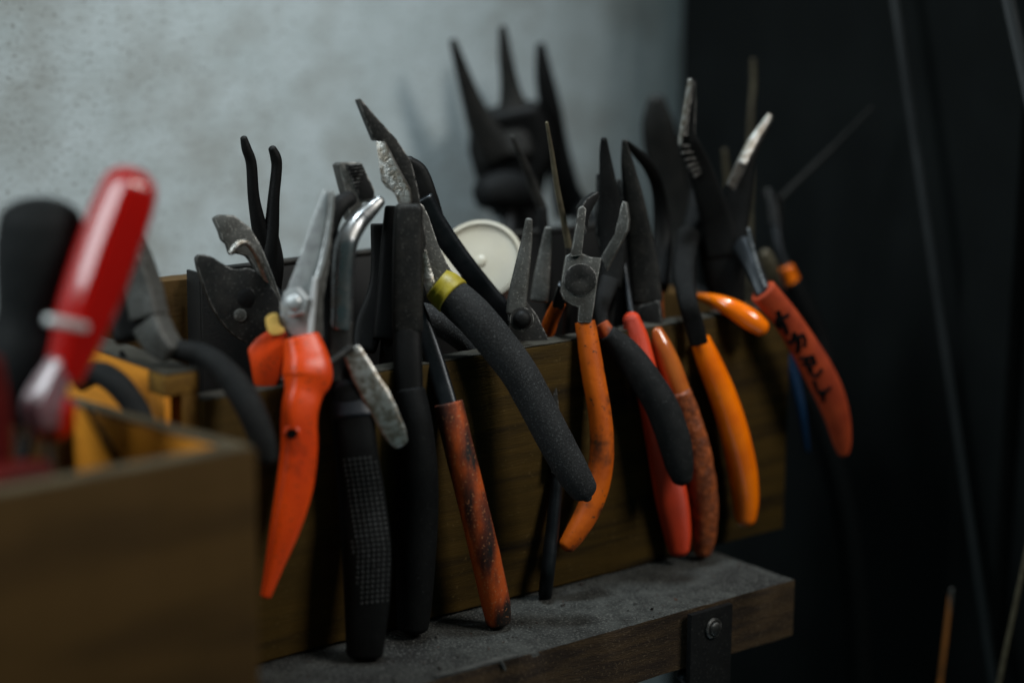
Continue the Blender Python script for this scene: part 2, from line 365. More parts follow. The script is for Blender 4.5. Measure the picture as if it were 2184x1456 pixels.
# shelf
sh = thing('wall_shelf', 'dusty dark wooden shelf plank carrying the tool boxes', 'shelf', (.3, 0, -TH))
def shelf_mesh():
    bm = bmesh.new()
    nx, ny = 150, 40; x0, x1, y0, y1 = .05, XS, -S, YW-.003
    top = [[None]*(ny+1) for _ in range(nx+1)]; bot = [[None]*(ny+1) for _ in range(nx+1)]
    for i in range(nx+1):
        for j in range(ny+1):
            x = x0+(x1-x0)*i/nx; t = j/ny; y = y0+(y1-y0)*t*t
            e = 1.0 if j else 0.0
            nz = mnoise.noise(Vector((x*220, y*220, 3)))*.00025+mnoise.noise(Vector((x*60, y*60, 9)))*.0003
            edge = (mnoise.noise(Vector((x*70, 1, 5)))*.0013 + mnoise.noise(Vector((x*260, 1, 5)))*.0006) if j == 0 else 0
            top[i][j] = bm.verts.new((x, y+edge, nz-(.0012 if j == 0 else 0)))
            if j in (0, ny): bot[i][j] = bm.verts.new((x, y+edge*.5, -TH+mnoise.noise(Vector((x*50, 2, 1)))*.0006))
    for i in range(nx):
        for j in range(ny): bm.faces.new((top[i][j], top[i+1][j], top[i+1][j+1], top[i][j+1]))
        bm.faces.new((bot[i][0], bot[i+1][0], top[i+1][0], top[i][0]))
        bm.faces.new((bot[i+1][ny], bot[i][ny], top[i][ny], top[i+1][ny]))
        bm.faces.new((bot[i][0], bot[i][ny], bot[i+1][ny], bot[i+1][0]))
    for i in (0, nx): bm.faces.new([top[i][j] for j in range(ny+1)]+[bot[i][ny], bot[i][0]])
    bm.verts.index_update()
    o = [v.co.copy() for v in bm.verts], [tuple(v.index for v in f.verts) for f in bm.faces]
    bm.free(); return o
pl = part('plank', shelf_mesh(), M['shelf_dust'], sh)
pl.data.materials.append(M['shelf_edge'])
for f in pl.data.polygons:
    if f.normal.z < .6: f.material_index = 1
# bracket strap on the shelf front with its washer and cross screw
bx0 = PX(1458, 1330, 0) if False else P(1458, 1330, S).x; bx1 = P(1545, 1330, S).x
br = part('bracket_strap', box(bx0, bx1, -S-.0046, -S-.0019, -.11, -.0006, .0004), M['iron_black'], sh)
nv = Vector((0, -1, 0)); sc0 = P(1520, 1338, S+.0046)
part('washer', lathe(sc0, nv, [(.0043, -.001), (.0043, .0008), (.0038, .0013), (.0026, .0014)], 28), M['steel_dark'], br)
scm = part('screw_head', lathe(sc0+nv*.0013, nv, [(.0027, 0), (.0026, .0007), (.0019, .0013), (.0006, .0016)], 24), M['steel_dark'], br)
q = sc0+nv*.0029
cx = merge(box(q.x-.0014, q.x+.0014, q.y-.0002, q.y+.0004, q.z-.00028, q.z+.00028, 0), box(q.x-.00028, q.x+.00028, q.y-.00025, q.y+.0003, q.z-.0014, q.z+.0014, 0))
# chipped pale paint along the front arris
chip = sweep([(930, 1440, S-.0008, 2.5, 2), (985, 1427, S-.0006, 4, 2), (1040, 1411, S-.0006, 4.5, 2), (1075, 1403, S-.0006, 5, 2), (1105, 1396, S-.0008, 2.5, 2)], n=8, jit=.6, caps=(1, 1))
chip2 = sweep([(1066, 1406, S-.0004, 3.5, 2), (1073, 1417, S, 3.5, 2), (1077, 1428, S+.0002, 2, 1.5)], n=8, jit=.5, caps=(1, 1))
part('paint_ridge', merge(chip, chip2), M['paint_chip'], sh)

# crumbs and dust on the shelf
def crumbs():
    ms = []
    for k in range(900):
        px = random.uniform(600, 1700); base = P(px, 1300, 0)
        x = random.uniform(.38, XS-.003); y = -S+.002+(S-.003)*random.random()**.8
        r = .00016+.00028*random.random()**3
        if k < 26: r = random.uniform(.0006, .0011)
        c = Vector((x, y, r*.5))
        vs_ = [c+Vector((random.uniform(-1, 1), random.uniform(-1, 1), random.uniform(-.6, .8)))*r*1.3 for _ in range(5)]
        ms.append((vs_, [(0, 1, 2), (0, 1, 3), (1, 2, 4), (0, 2, 4), (1, 3, 4), (0, 3, 4)]))
    return merge(*ms)
o = part('dust_crumbs', crumbs(), M['crumb'], kind='stuff', smooth=False)
o['label'] = 'rust crumbs and grit scattered over the dusty shelf top'; o['category'] = 'grit'

# ------------------------------------------------------------------ long wooden box
XM0 = P(352, 800, 0).x; XM1 = P(432, 800, 0).x
XL = XM0
H5 = P(430, 791, 0).z
lb = thing('wooden_box', 'long worn wooden box with pliers hooked over its front board', 'box', ((XL+XR)/2, D/2, 0))
part('front_board', box(XM1-.0006, XR, 0, .010, .0012, HB, .0008, 170, .00028), M['wood'], lb)
part('back_board', box(XL, XR-.0105, D-.010, D, .0012, H4, .0008, 120, .00025), M['wood_dirty'], lb)
part('end_board', box(XR-.010, XR-.0005, .0105, D-.0005, .0012, HB-.003, .0008, 30, .00025), M['wood_dirty'], lb)
part('bottom_board', box(XL+.001, XR-.0105, .0105, D-.0105, .0014, .008, .0005), M['wood_dirty'], lb)
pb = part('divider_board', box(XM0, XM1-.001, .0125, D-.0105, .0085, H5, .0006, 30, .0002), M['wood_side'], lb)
xm = XM0+(XM1-XM0)*.45
part('joint_finger', box(XM0, XM1-.001, .0006, .0122, H5-.0075, H5-.0002, .0005), M['wood_end'], pb)
part('joint_finger', box(xm, XM1-.001, .0008, .0122, H5-.023, H5-.0078, .0005), M['wood_end'], pb)
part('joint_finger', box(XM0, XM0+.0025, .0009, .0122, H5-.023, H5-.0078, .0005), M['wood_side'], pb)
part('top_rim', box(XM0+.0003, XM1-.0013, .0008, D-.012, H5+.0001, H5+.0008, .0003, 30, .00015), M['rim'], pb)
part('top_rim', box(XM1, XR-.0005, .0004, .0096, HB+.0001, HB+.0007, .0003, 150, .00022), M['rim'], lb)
# dusty chips that lie along the front board's top
part('splinter', sweep([(936, 787, -.001, 8, 5), (960, 776, -.003, 12, 6), (986, 774, -.004, 8, 4)], n=8, jit=.5, caps=(1, 1)), M['rim'], lb)

# near box on the left
nb = thing('wooden_box', 'small wooden box at the front left, far out of focus, holding the red screwdriver', 'box', (XN-.15, -S2/2, 0))
part('front_board', box(.02, XN, -S2, -S2+.0085, .0012, H3, .0009, 90, .0003), M['wood_dirty'], nb)
PB = PZ(163, 851, H3)
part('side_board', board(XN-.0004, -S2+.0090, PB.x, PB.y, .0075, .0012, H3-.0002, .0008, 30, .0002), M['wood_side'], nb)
part('back_board', box(.02, PB.x-.0068, PB.y-.009, PB.y-.001, .0012, H3-.001, .0009, 60, .0003), M['wood_dirty'], nb)
part('bottom_board', box(.021, PB.x-.009, -S2+.0088, PB.y-.0095, .0014, .008, .0005), M['wood_dirty'], nb)
part('top_rim', merge(box(.02, XN-.0005, -S2+.0006, -S2+.0080, H3+.0001, H3+.0009, .0003, 60, .0002), board(XN-.0007, -S2+.0086, PB.x-.0003, PB.y-.0002, .0068, H3+.0001, H3+.0009, .0003, 20, .0002)), M['rim_warm'], nb)

# black steel bin behind the pliers
xb0 = P(425, 560, -.085).x
bb = thing('steel_bin', 'black sheet steel bin standing inside the long box behind the pliers', 'bin', (.45, .08, .009))
part('front_sheet', box(xb0, XR-.012, .0835, .085, .009, .134, .0004), M['bin_black'], bb)
part('side_sheet', box(xb0, xb0+.0015, .0852, .0955, .009, .134, .0004), M['bin_black'], bb)
part('side_sheet', box(XR-.0135, XR-.012, .0852, .0955, .009, .134, .0004), M['bin_black'], bb)
part('rolled_rim', sweep([('w', xb0, .084, .1345, .0016), ('w', .46, .084, .1347, .0016), ('w', XR-.012, .084, .1345, .0016)], n=10), M['steel_dark'], bb)

G = 'pliers standing along the long wooden box'
# ------------------------------------------------------------------ A hero: long-nose pliers with foam grips
def hero():
    t = thing('pliers', 'large long-nose pliers with bright worn cutter, yellow collar and long black foam grip', 'pliers', P(1250, 1062, .034), G)
    j = part('jaw', plate([(762, 211), (770, 210), (800, 246), (846, 296), (878, 345), (893, 405), (903, 470), (912, 520), (900, 560), (868, 520), (858, 470), (874, 432), (868, 400), (838, 350), (818, 300), (798, 300), (780, 256)], -.016, .0065, yaw=12, bev=.0008), M['steel_dark'], t)
    part('cutter', plate([(800, 300), (820, 302), (842, 348), (872, 402), (876, 428), (872, 440), (852, 442), (838, 410), (822, 400), (812, 386), (806, 345)], -.0142, .0035, yaw=-14, bev=.0011), M['steel_worn'], t)
    part('joint', plate([(868, 430), (905, 440), (935, 520), (962, 575), (985, 600), (945, 640), (915, 640), (905, 600), (880, 540)], -.014, .008, yaw=10, bev=.001, smooth=3), M['steel_grey'], t)
    part('ground_edge', sweep([(903, 535, -.0095, 7, 5), (910, 580, -.0088, 12, 6), (922, 625, -.006, 13, 6)], n=10, e=3), M['steel_worn'], t)
    g = part('grip', sweep([(958, 626, -.002, 40), (1008, 672, .004, 42), (1062, 735, .010, 41), (1112, 803, .016, 40), (1153, 880, .022, 39), (1190, 950, .027, 38), (1222, 1008, .031, 36), (1243, 1042, .033, 31)], n=28, seg=9, caps=(.2, .75), jit=.02), M['foam'], t)
    part('nub', sweep([(1246, 1048, .033, 14), (1252, 1060, .034, 11)], n=14, caps=(.3, .9)), M['foam'], g)
    part('collar', sweep([(934, 606, -.006, 37), (948, 617, -.004, 42), (964, 631, -.001, 43)], n=28, caps=(.1, .1)), M['yellow'], t)
    part('grip', sweep([(900, 672, -.035, 28), (950, 692, -.03, 31), (1000, 728, -.022, 30), (1035, 762, -.014, 27), (1048, 778, -.012, 23)], n=20, caps=(.3, .9), jit=.02), M['foam'], t)
hero()
# ------------------------------------------------------------------ B slender black handle behind the hero
t = thing('pliers', 'slender blue-black pliers leaning left across the cream disc', 'pliers', P(1085, 668, -.03), G)
part('handle', sweep([(900, 425, -.042, 26, 20), (930, 478, -.04, 24, 20), (985, 555, -.036, 22, 18), (1040, 625, -.032, 22, 18), (1095, 690, -.028, 21, 18), (1135, 760, -.024, 20), (1160, 830, -.016, 20)], e=3, n=18, caps=(.2, .5)), M['steel_blue'], t)
part('shoulder', sweep([(868, 345, -.046, 16, 14), (884, 372, -.045, 30, 16), (906, 425, -.043, 29, 18), (940, 492, -.042, 18, 14), (985, 545, -.043, 16, 14), (1010, 600, -.048, 15, 12)], n=18, e=3, caps=(.6, .3)), M['steel_black'], t)
part('inner_handle', inner_handle(985, 545, -.045, 18, .07), M['steel_black'], t)
# ------------------------------------------------------------------ C locking pliers
t = thing('locking_pliers', 'locking pliers with toothed jaw, bent chrome arm and dotted black grip, standing on the shelf', 'pliers', PZ(780, 1398, .001), G)
j = part('jaw', plate([(722, 350), (730, 345), (772, 346), (800, 404), (800, 428), (775, 432), (762, 470), (748, 470), (740, 420)], -.018, .009, yaw=18, bev=.0008), M['steel_grey'], t)
part('teeth', ridges([(738, 354), (768, 428)], [(772, 350), (799, 420)], 11, -.018, 2.6, 2, e=1.2), M['steel_black'], j, kind='stuff')
part('tooth_face', plate([(738, 350), (771, 349), (799, 410), (797, 425), (770, 430), (757, 395)], -.0172, .002, yaw=18, bev=.0003), M['steel_black'], j)
part('jaw_arm', sweep([(745, 424, -.012, 17), (722, 440, -.012, 21), (704, 480, -.012, 20), (696, 560, -.012, 17), (694, 680, -.012, 17), (700, 780, -.006, 22)], n=16, caps=(.9, .2), e=2.6), M['steel_black'], t)
part('bent_arm', sweep([(808, 430, -.008, 13), (790, 447, -.008, 17), (760, 478, -.006, 22), (738, 520, -.004, 25), (731, 580, -.003, 25), (729, 650, -.002, 25), (727, 700, -.001, 25)], n=22, caps=(.9, .2), e=2.4), M['chrome'], t)
part('arm_root', sweep([(728, 690, -.001, 26, 18), (726, 740, .001, 26, 18), (722, 812, .004, 27, 18)], n=16, e=4, caps=(.15, .15)), M['steel_dark'], t)
part('adjusting_rod', sweep([(700, 775, .008, 9), (722, 760, .008, 8), (747, 742, .008, 9)], n=12, caps=(.4, .9)), M['steel_dark'], t)
dz = -PZ(778, 1388, .0035).y
gp = part('grip', sweep([(744, 800, .004, 44, 30), (752, 880, .008, 46, 34), (760, 960, .011, 46, 36), (772, 1060, dz-.0075, 50, 38), (781, 1160, dz-.0035, 53, 38), (783, 1260, dz-.0012, 50, 36), (780, 1340, dz-.0002, 44, 32), (778, 1388, dz, 40, 28)], n=26, seg=8, caps=(.25, .3), e=2.6), M['grip_black'], t)
part('cap_band', sweep([(746, 812, .0045, 46, 33), (750, 850, .006, 48, 36), (754, 890, .009, 48, 37)], n=26, caps=(.12, .12), e=2.8), M['grip_navy'], t)
# dots raised on the grip face, found on the grip's own surface
def on_surface(ob, px, py):
    bm = bmesh.new(); bm.from_mesh(ob.data); off = origin_of(ob); bmesh.ops.translate(bm, verts=bm.verts, vec=off)
    tr = BVHTree.FromBMesh(bm); bm.free(); return tr
tr = on_surface(gp, 0, 0); ms = []
for r in range(29):
    for c in range(10):
        y = 978+r*11; x = 722+c*11.2+ (r*1.7 if r < 18 else 30-(r-18)*.4)
        lo = 728+r*1.3; hi = 800+min(r*2.6, 38)
        if not (lo < x < hi): continue
        y -= (x-770)*.10
        hit = tr.ray_cast(CAM, ray(x, y))
        if hit[0] is None or hit[1].dot(-ray(x, y)) < .18: continue
        s = scale_at(hit[0])
        wn = mnoise.noise(hit[0]*140)           # worn away in patches
        hgt = s*(2.9-1.6*max(0, wn)+random.uniform(-.5, .3)); rr = s*random.uniform(3.5, 4.4)
        ms.append(lathe(hit[0]-hit[1]*s*1, hit[1], [(rr, 0), (rr*.9, hgt*.6), (rr*.5, hgt)], 7))
part('grip_dots', merge(*ms), M['dot_rubber'], gp, kind='stuff')
part('release_lever', sweep([(750, 748, .008, 21, 5), (775, 798, .012, 27, 6), (810, 858, .017, 29, 6), (840, 918, .02, 25, 6), (853, 942, .021, 19, 5)], n=18, e=3.2, caps=(.3, .6), jit=.06), M['steel_worn'], t)
# ------------------------------------------------------------------ D tall black combination pliers
t = thing('pliers', 'tall all-black combination pliers with square nose, standing on the shelf left of the brown grip', 'pliers', PZ(882, 1345, .001), G)
part('jaw', sweep([(872, 446, -.006, 30, 26), (870, 520, -.005, 32, 30), (869, 620, -.003, 33, 32), (869, 700, -.002, 33, 32)], n=24, e=5, caps=(.4, .15)), M['steel_dark'], t)
part('jaw', sweep([(836, 446, -.022, 16, 20), (832, 520, -.020, 20, 24), (828, 620, -.018, 24, 26), (822, 720, -.015, 28, 26)], n=20, e=5, caps=(.4, .15)), M['steel_black'], t)
part('joint', sweep([(868, 706, -.001, 31, 26), (870, 770, .002, 31, 26), (874, 845, .005, 29, 24)], n=20, e=3, caps=(.1, .1)), M['steel_black'], t)
part('pivot_boss', sweep([(806, 480, -.028, 16, 14), (806, 600, -.026, 18, 14), (788, 690, -.024, 30, 14), (778, 740, -.022, 26, 14)], n=16, e=4, caps=(.2, .4)), M['steel_black'], t)
dz = -PZ(881, 1334, .0045).y
part('grip', sweep([(875, 836, .005, 33), (884, 900, .008, 38), (891, 1000, .0095, 43), (891, 1100, dz-.0015, 44), (887, 1200, dz-.0008, 42), (883, 1290, dz-.0002, 38), (881, 1334, dz, 34)], n=24, caps=(.25, .5), jit=.01), M['grip_black'], t)
part('inner_handle', inner_handle(830, 720, -.018, 30, .05), M['grip_black'], t)
# ------------------------------------------------------------------ E worn brown grip
t = thing('pliers', 'pliers with a straight blackened red-brown rubber grip resting on the shelf', 'pliers', PZ(1062, 1335, .001), G)
part('shank', sweep([(880, 640, -.014, 20, 14), (903, 700, -.008, 21, 15), (928, 775, -.001, 22, 16), (956, 868, .008, 22, 16)], n=16, e=3.5, caps=(.2, .2)), M['steel_blue'], t)
dz = -PZ(1063, 1320, .0035).y
part('grip', sweep([(957, 862, .008, 32), (975, 940, .012, 32), (1000, 1040, .016, 32), (1022, 1130, .019, 32), (1042, 1215, dz-.002, 32), (1057, 1285, dz-.0003, 31), (1063, 1320, dz, 28)], n=26, seg=9, caps=(.12, .4), jit=.015), M['brown_worn'], t)
part('inner_handle', inner_handle(880, 640, -.018, 24, .06), M['brown_worn'], t)
# ------------------------------------------------------------------ F orange snips
t = thing('snips', 'orange-handled snips with silver blades and a hex bolt', 'snips', P(568, 1272, .012), None)
b1 = part('blade', plate([(690, 405), (701, 408), (697, 450), (684, 540), (668, 600), (664, 716), (622, 716), (599, 686), (598, 655), (612, 618), (640, 545), (668, 462)], -.002, .0022, yaw=-8, bev=.0004), M['steel_bright'], t)
part('blade', plate([(704, 408), (714, 409), (716, 425), (704, 560), (690, 640), (690, 720), (668, 720), (668, 600), (684, 545), (697, 450)], -.0005, .003, yaw=30, bev=.0007), M['steel_grey'], t)
part('blade_edge', sweep([(709, 408, .0015, 4, 4), (703, 470, .0015, 5, 4), (690, 545, .0018, 6, 4), (676, 594, .002, 5, 4)], n=8, e=3, caps=(.3, .3)), M['steel_bright'], t)
part('spring_wire', sweep([(672, 592, .003, 6), (668, 640, .004, 7), (661, 724, .006, 7)], n=10), M['white_metal'], t)
c = toward(632, 645, -.001, 6); nrm = -(ray(632, 645)); nrm = Matrix.Rotation(math.radians(-20), 3, 'Z') @ nrm; s = scale_at(c)
nut = part('hex_nut', lathe(c, nrm, [(s*33, -s*6), (s*33, s*12), (s*29, s*16), (s*17, s*16)], 6), M['steel_bright'], t, smooth=False)
part('bolt_end', lathe(c+nrm*s*14, nrm, [(s*18, 0), (s*18, s*7), (s*14, s*12), (s*5, s*14)], 24), M['steel_bright'], nut)
part('latch', plate([(566, 682), (576, 670), (592, 669), (596, 690), (608, 702), (600, 712), (575, 712)], -.004, .004, bev=.0012, smooth=3), M['pale_yellow'], t)
gr = part('grip', sweep([(643, 722, .003, 38, 28), (651, 756, .005, 45, 36), (655, 786, .007, 50, 42), (655, 808, .008, 50, 42), (648, 836, .0095, 40, 33), (641, 866, .011, 38, 30), (638, 900, .012, 37, 29), (638, 960, .013, 38, 29), (628, 1040, .014, 38, 28), (608, 1125, .014, 31, 25), (585, 1205, .013, 19, 18), (567, 1268, .012, 11, 12)], n=40, seg=8, caps=(.14, .6), e=3.2, twist=-.38), M['orange_snip'], t)
trg = on_surface(gr, 0, 0); hh = trg.ray_cast(CAM, ray(622, 925))
part('hang_hole', lathe(hh[0]-hh[1]*.0006, hh[1], [(.0034, -.0003), (.0029, .00035), (.0024, .0005), (.0019, .0003), (.0018, -.0004)], 24), M['orange_snip'], gr)
part('hole_bore', lathe(hh[0]-hh[1]*.0004, hh[1], [(.0019, 0), (.0019, .0006), (.0012, .00055)], 20), M['ink'], gr)
part('grip', merge(plate([(589, 693), (612, 711), (605, 760), (597, 802), (584, 838), (570, 858), (550, 843), (539, 812), (534, 780), (527, 745), (545, 722)], -.006, .013, yaw=-4, bev=.0016), sweep([(570, 835, -.012, 22, 18), ('w', P(580, 870, -.02).x+.004, .03, .05, .004), ('w', P(580, 870, -.02).x+.006, .04, .016, .003)], n=16, caps=(.2, .6), e=3.0)), M['orange_snip'], t)
# ------------------------------------------------------------------ G black nippers at left
t = thing('pliers', 'charcoal pliers with faceted steel head bending into a curved grey grip, beside the divider', 'pliers', P(572, 985, .028), G)
part('jaw', sweep([(258, 470, -.030, 26, 22), (284, 545, -.026, 32, 26), (305, 610, -.022, 34, 28), (318, 674, -.018, 36, 28)], n=24, e=8, caps=(.3, .1), twist=.62), M['steel_grey'], t)
part('joint', sweep([(322, 690, -.017, 36, 28), (340, 722, -.013, 33, 28), (366, 750, -.008, 24, 24)], n=24, e=8, caps=(.1, .3), twist=.62), M['steel_grey'], t)
part('jaw', sweep([(235, 560, -.036, 25, 20), (258, 630, -.032, 32, 24), (282, 715, -.026, 40, 28)], n=20, e=5, caps=(.3, .3)), M['steel_black'], t)
part('grip', sweep([(376, 746, -.008, 22), (427, 755, -.003, 24), (467, 779, .004, 26), (505, 823, .011, 30), (535, 873, .018, 31), (560, 936, .023, 28), (571, 976, .025, 22)], n=24, caps=(.3, .7), jit=.02), M['grip_grey'], t)
part('grip', sweep([(170, 818, -.022, 18), (208, 796, -.016, 25), (246, 815, -.008, 28), (284, 860, -.002, 27), (308, 905, .002, 24), (322, 960, .004, 20)], n=20, caps=(.3, .8), jit=.02), M['grip_grey'], t)
# ------------------------------------------------------------------ J, K, L contents of the near box
t = thing('screwdriver', 'screwdriver with a glossy translucent red handle, in the near box', 'screwdriver', P(112, 1010, .045))
def fluted(pts, n=36, **k):
    V, Fc = sweep(pts, n=n, **k); c = ctrl(pts, 1)
    return V, Fc
part('handle', sweep([(275, 410, .052, 68), (260, 452, .052, 72), (238, 510, .052, 73), (208, 595, .052, 72), (178, 680, .052, 66), (158, 740, .052, 56), (136, 800, .052, 46)], n=48, caps=(.8, .3), poly=6, prnd=.9, prot=.65), M['red_clear'], t)
part('flange', sweep([(112, 684, .062, 11, 30), (130, 688, .064, 12, 30), (172, 696, .062, 11, 24)], n=14, caps=(.5, .5), e=3), M['white_metal'], t)
part('ferrule', sweep([(128, 780, .053, 34), (108, 822, .053, 42), (92, 862, .053, 50), (92, 895, .053, 44)], n=36, caps=(.4, .4), poly=6, prnd=.95, prot=.65), M['clear_pink'], t)
part('collar', sweep([(112, 868, .052, 52), (112, 908, .05, 46)], n=36, caps=(.4, .4), poly=6, prnd=.95, prot=.2), M['red_clear'], t)
part('shaft', sweep([(92, 890, .05, 9), (104, 950, .049, 9), (116, 1030, .048, 9), (140, 1180, .046, 9), ], n=14), M['chrome'], t)
t = thing('screwdriver', 'fat black rubber tool handle at the left edge behind the red screwdriver', 'screwdriver', P(40, 1000, .03))
part('handle', sweep([(86, 474, .03, 90), (86, 530, .03, 96), (78, 600, .03, 88), (66, 680, .03, 76), (56, 740, .03, 88), (46, 800, .03, 86), (40, 880, .03, 60)], n=24, caps=(.6, .3), e=2.3), M['grip_grey'], t)
part('shaft', sweep([(42, 860, .03, 12), (46, 1000, .03, 10), (60, 1200, .03, 10)], n=12), M['chrome'], t)
t = thing('screwdriver', 'thin steel screwdriver shaft crossing behind the near box rim, beside the red screwdriver', 'screwdriver', P(45, 1010, .04))
part('shaft', sweep([(72, 905, .04, 10), (58, 960, .04, 9), (40, 1030, .04, 9), (0, 1180, .04, 9)], n=12), M['steel_blue'], t)
part('handle', sweep([(90, 845, .038, 30), (72, 905, .04, 26)], n=14, caps=(.6, .3)), M['grip_navy'], t)
t = thing('screwdriver', 'dark red handle cut off by the left edge of the picture', 'screwdriver', P(0, 1000, .055))
part('handle', sweep([(-14, 770, .055, 20), (-4, 850, .055, 24), (2, 940, .055, 24), (0, 1040, .055, 20), (-6, 1150, .055, 18)], n=16, caps=(.7, .5)), M['red_dark'], t)
t = thing('plastic_cap', 'red plastic cap lying low inside the near box', 'cap', P(50, 1010, .06))
part('shell', sweep([(-30, 1030, .062, 30), (30, 1015, .062, 34), (95, 1008, .062, 28)], n=16, caps=(.4, .5)), M['red_dark'], t)
t = thing('thin_rod', 'dark thin rod added as the slanting shadow line on the near box side board', 'rod', P(262, 1010, .03))
part('rod', sweep([(182, 868, .034, 7), (222, 935, .034, 8), (275, 1025, .034, 8), (340, 1140, .034, 8)], n=10), M['iron_black'], t)  # added black rod stands in for a cast shadow on the side board
t = thing('thin_rod', 'dark thin rod added as the shadow line across the long box divider', 'rod', P(330, 900, .0))
part('rod', sweep([(258, 750, -.035, 6), (285, 800, -.03, 8), (318, 868, -.024, 8), (350, 940, -.02, 8)], n=10), M['iron_black'], t)  # another added rod, drawn where a shadow line crosses the divider
# ------------------------------------------------------------------ M circlip pliers
t = thing('pliers', 'thin black circlip pliers with two bent prongs, against the pale wall', 'pliers', P(570, 700, -.07), G)
part('prong', sweep([(520, 296, -.072, 8), (526, 318, -.072, 11), (536, 350, -.072, 12), (541, 420, -.072, 13), (552, 480, -.072, 17), (566, 540, -.072, 22), (572, 600, -.072, 24)], n=14, caps=(.8, .3)), M['steel_black'], t)
part('prong', sweep([(581, 318, -.07, 9), (588, 336, -.07, 12), (590, 360, -.07, 12), (584, 420, -.07, 13), (580, 480, -.07, 16), (574, 540, -.07, 20), (572, 600, -.07, 24)], n=14, caps=(.8, .3)), M['steel_black'], t)
part('joint', sweep([(570, 500, -.0715, 24, 14), (572, 560, -.0705, 34, 16), (574, 620, -.0695, 26, 16)], n=16, caps=(.6, .4)), M['steel_black'], t)
part('handle', inner_handle(572, 600, -.071, 22, .055), M['grip_black'], t)
# ------------------------------------------------------------------ N water pump pliers
t = thing('pliers', 'grey slip-joint water pump pliers with gaping jaws, beside the orange snips', 'pliers', P(520, 720, -.05), G)
part('jaw', plate([(455, 464), (470, 457), (500, 459), (535, 485), (560, 528), (585, 590), (606, 650), (592, 672), (566, 628), (545, 572), (528, 546), (505, 540), (492, 545), (484, 520), (474, 512), (468, 492)], -.046, .007, yaw=10, bev=.0012), M['steel_grey'], t)
part('jaw_edge', sweep([(492, 540, -.040, 6), (506, 522, -.040, 8), (526, 518, -.040, 7), (545, 540, -.040, 7), (562, 580, -.040, 9), (584, 634, -.040, 8)], n=12, caps=(.5, .5)), M['steel_worn'], t)
bd = part('body', plate([(417, 549), (448, 546), (482, 566), (505, 574), (535, 572), (572, 600), (600, 650), (606, 706), (560, 735), (508, 722), (465, 676), (440, 625)], -.0425, .009, yaw=6, bev=.0018, smooth=3), M['steel_dark'], t)
c = toward(522, 636, -.043, 2); part('pivot_stud', lathe(c, -ray(522, 636), [(.0046, 0), (.0044, .0012), (.003, .0018)], 24), M['steel_black'], bd)
c = toward(512, 672, -.042, 3); part('slot_stud', lathe(c, -ray(512, 672), [(.0026, 0), (.0024, .0010), (.0012, .0014)], 20), M['steel_grey'], bd)
part('handle', inner_handle(560, 715, -.045, 30, .06), M['steel_dark'], t)
part('handle', inner_handle(585, 690, -.045, 24, .045, .02), M['steel_dark'], t)
# ------------------------------------------------------------------ O cream disc cutter
t = thing('disc_tool', 'round cream metal disc with a raised rim on an orange handle, behind the tools', 'disc', P(1075, 690, -.055))
c = P(1024, 556, -.058); nn = (-ray(1024, 556)+Vector((-.1, .1, .45))).normalized(); s = scale_at(c)
dk = part('disc', lathe(c, nn, [(s*92, -.002), (s*94, 0), (s*92, .0012), (s*84, .0014), (s*80, .0002), (s*60, -.0008), (s*30, -.0004)], 64), M['cream'], t)
part('hub', lathe(c+nn*-.0006, nn, [(s*13, 0), (s*12, .0010), (s*7, .0014)], 28), M['cream'], dk)
part('handle', sweep([(1066, 622, -.048, 12), (1074, 636, -.047, 16), (1085, 665, -.045, 20), (1105, 740, -.04, 22), (1125, 850, -.03, 22)], n=16, caps=(.5, .5)), M['brown_worn'], t)
# ------------------------------------------------------------------ P far group
t = thing('pliers', 'black long-nose pliers with spread jaws, tallest and blurred against the wall', 'pliers', P(1090, 470, -.182), G)
part('jaw', sweep([(966, 88, -.182, 8), (982, 140, -.182, 14), (1003, 205, -.182, 21), (1025, 262, -.182, 30), (1055, 320, -.182, 44)], n=16, e=3, caps=(.6, .3)), M['steel_dark'], t)
part('jaw', sweep([(1072, 60, -.180, 9), (1078, 120, -.180, 15), (1088, 190, -.180, 22), (1096, 250, -.180, 38), (1090, 320, -.180, 54)], n=16, e=3, caps=(.6, .3)), M['steel_dark'], t)
part('joint', sweep([(1078, 246, -.181, 78, 40), (1090, 310, -.181, 92, 40), (1092, 372, -.181, 78, 40), (1100, 440, -.181, 56, 36)], n=18, e=4, caps=(.2, .3)), M['steel_black'], t)
part('handle', sweep([(1100, 430, -.181, 40), (1130, 520, -.172, 36), ('w', P(1140, 560, -.14).x, .155, .07, .006), ('w', P(1140, 560, -.14).x+.01, .15, .008, .006)], n=14), M['grip_black'], t)
t = thing('pliers', 'blurred black single-point nippers just right of the tallest jaws', 'pliers', P(1215, 480, -.145), G)
part('jaw', sweep([(1153, 98, -.176, 10), (1160, 160, -.176, 19), (1174, 235, -.176, 24), (1188, 310, -.176, 24), (1200, 380, -.176, 30), (1215, 450, -.176, 34)], n=16, e=3, caps=(.7, .3)), M['steel_black'], t)
part('handle', sweep([(1205, 400, -.176, 26), (1240, 450, -.172, 24), (1265, 520, -.13, 24), ('w', P(1270, 560, -.13).x+.006, .15, .05, .004), ('w', P(1270, 560, -.13).x+.01, .15, .008, .004)], n=14), M['grip_black'], t)
t = thing('rubber_knob', 'dull black oval rubber knob in front of the tallest jaws', 'knob', P(1080, 470, -.125))
part('knob_head', sweep([(1040, 412, -.165, 36, 36), (1078, 408, -.165, 44, 40), (1118, 412, -.165, 38, 36)], n=20, caps=(.8, .8), e=2.4), M['grip_black'], t)
part('stem', sweep([(1085, 440, -.165, 18), ('w', P(1085, 560, -.12).x, .12, .07, .003), ('w', P(1085, 560, -.12).x, .118, .008, .003)], n=12), M['steel_black'], t)
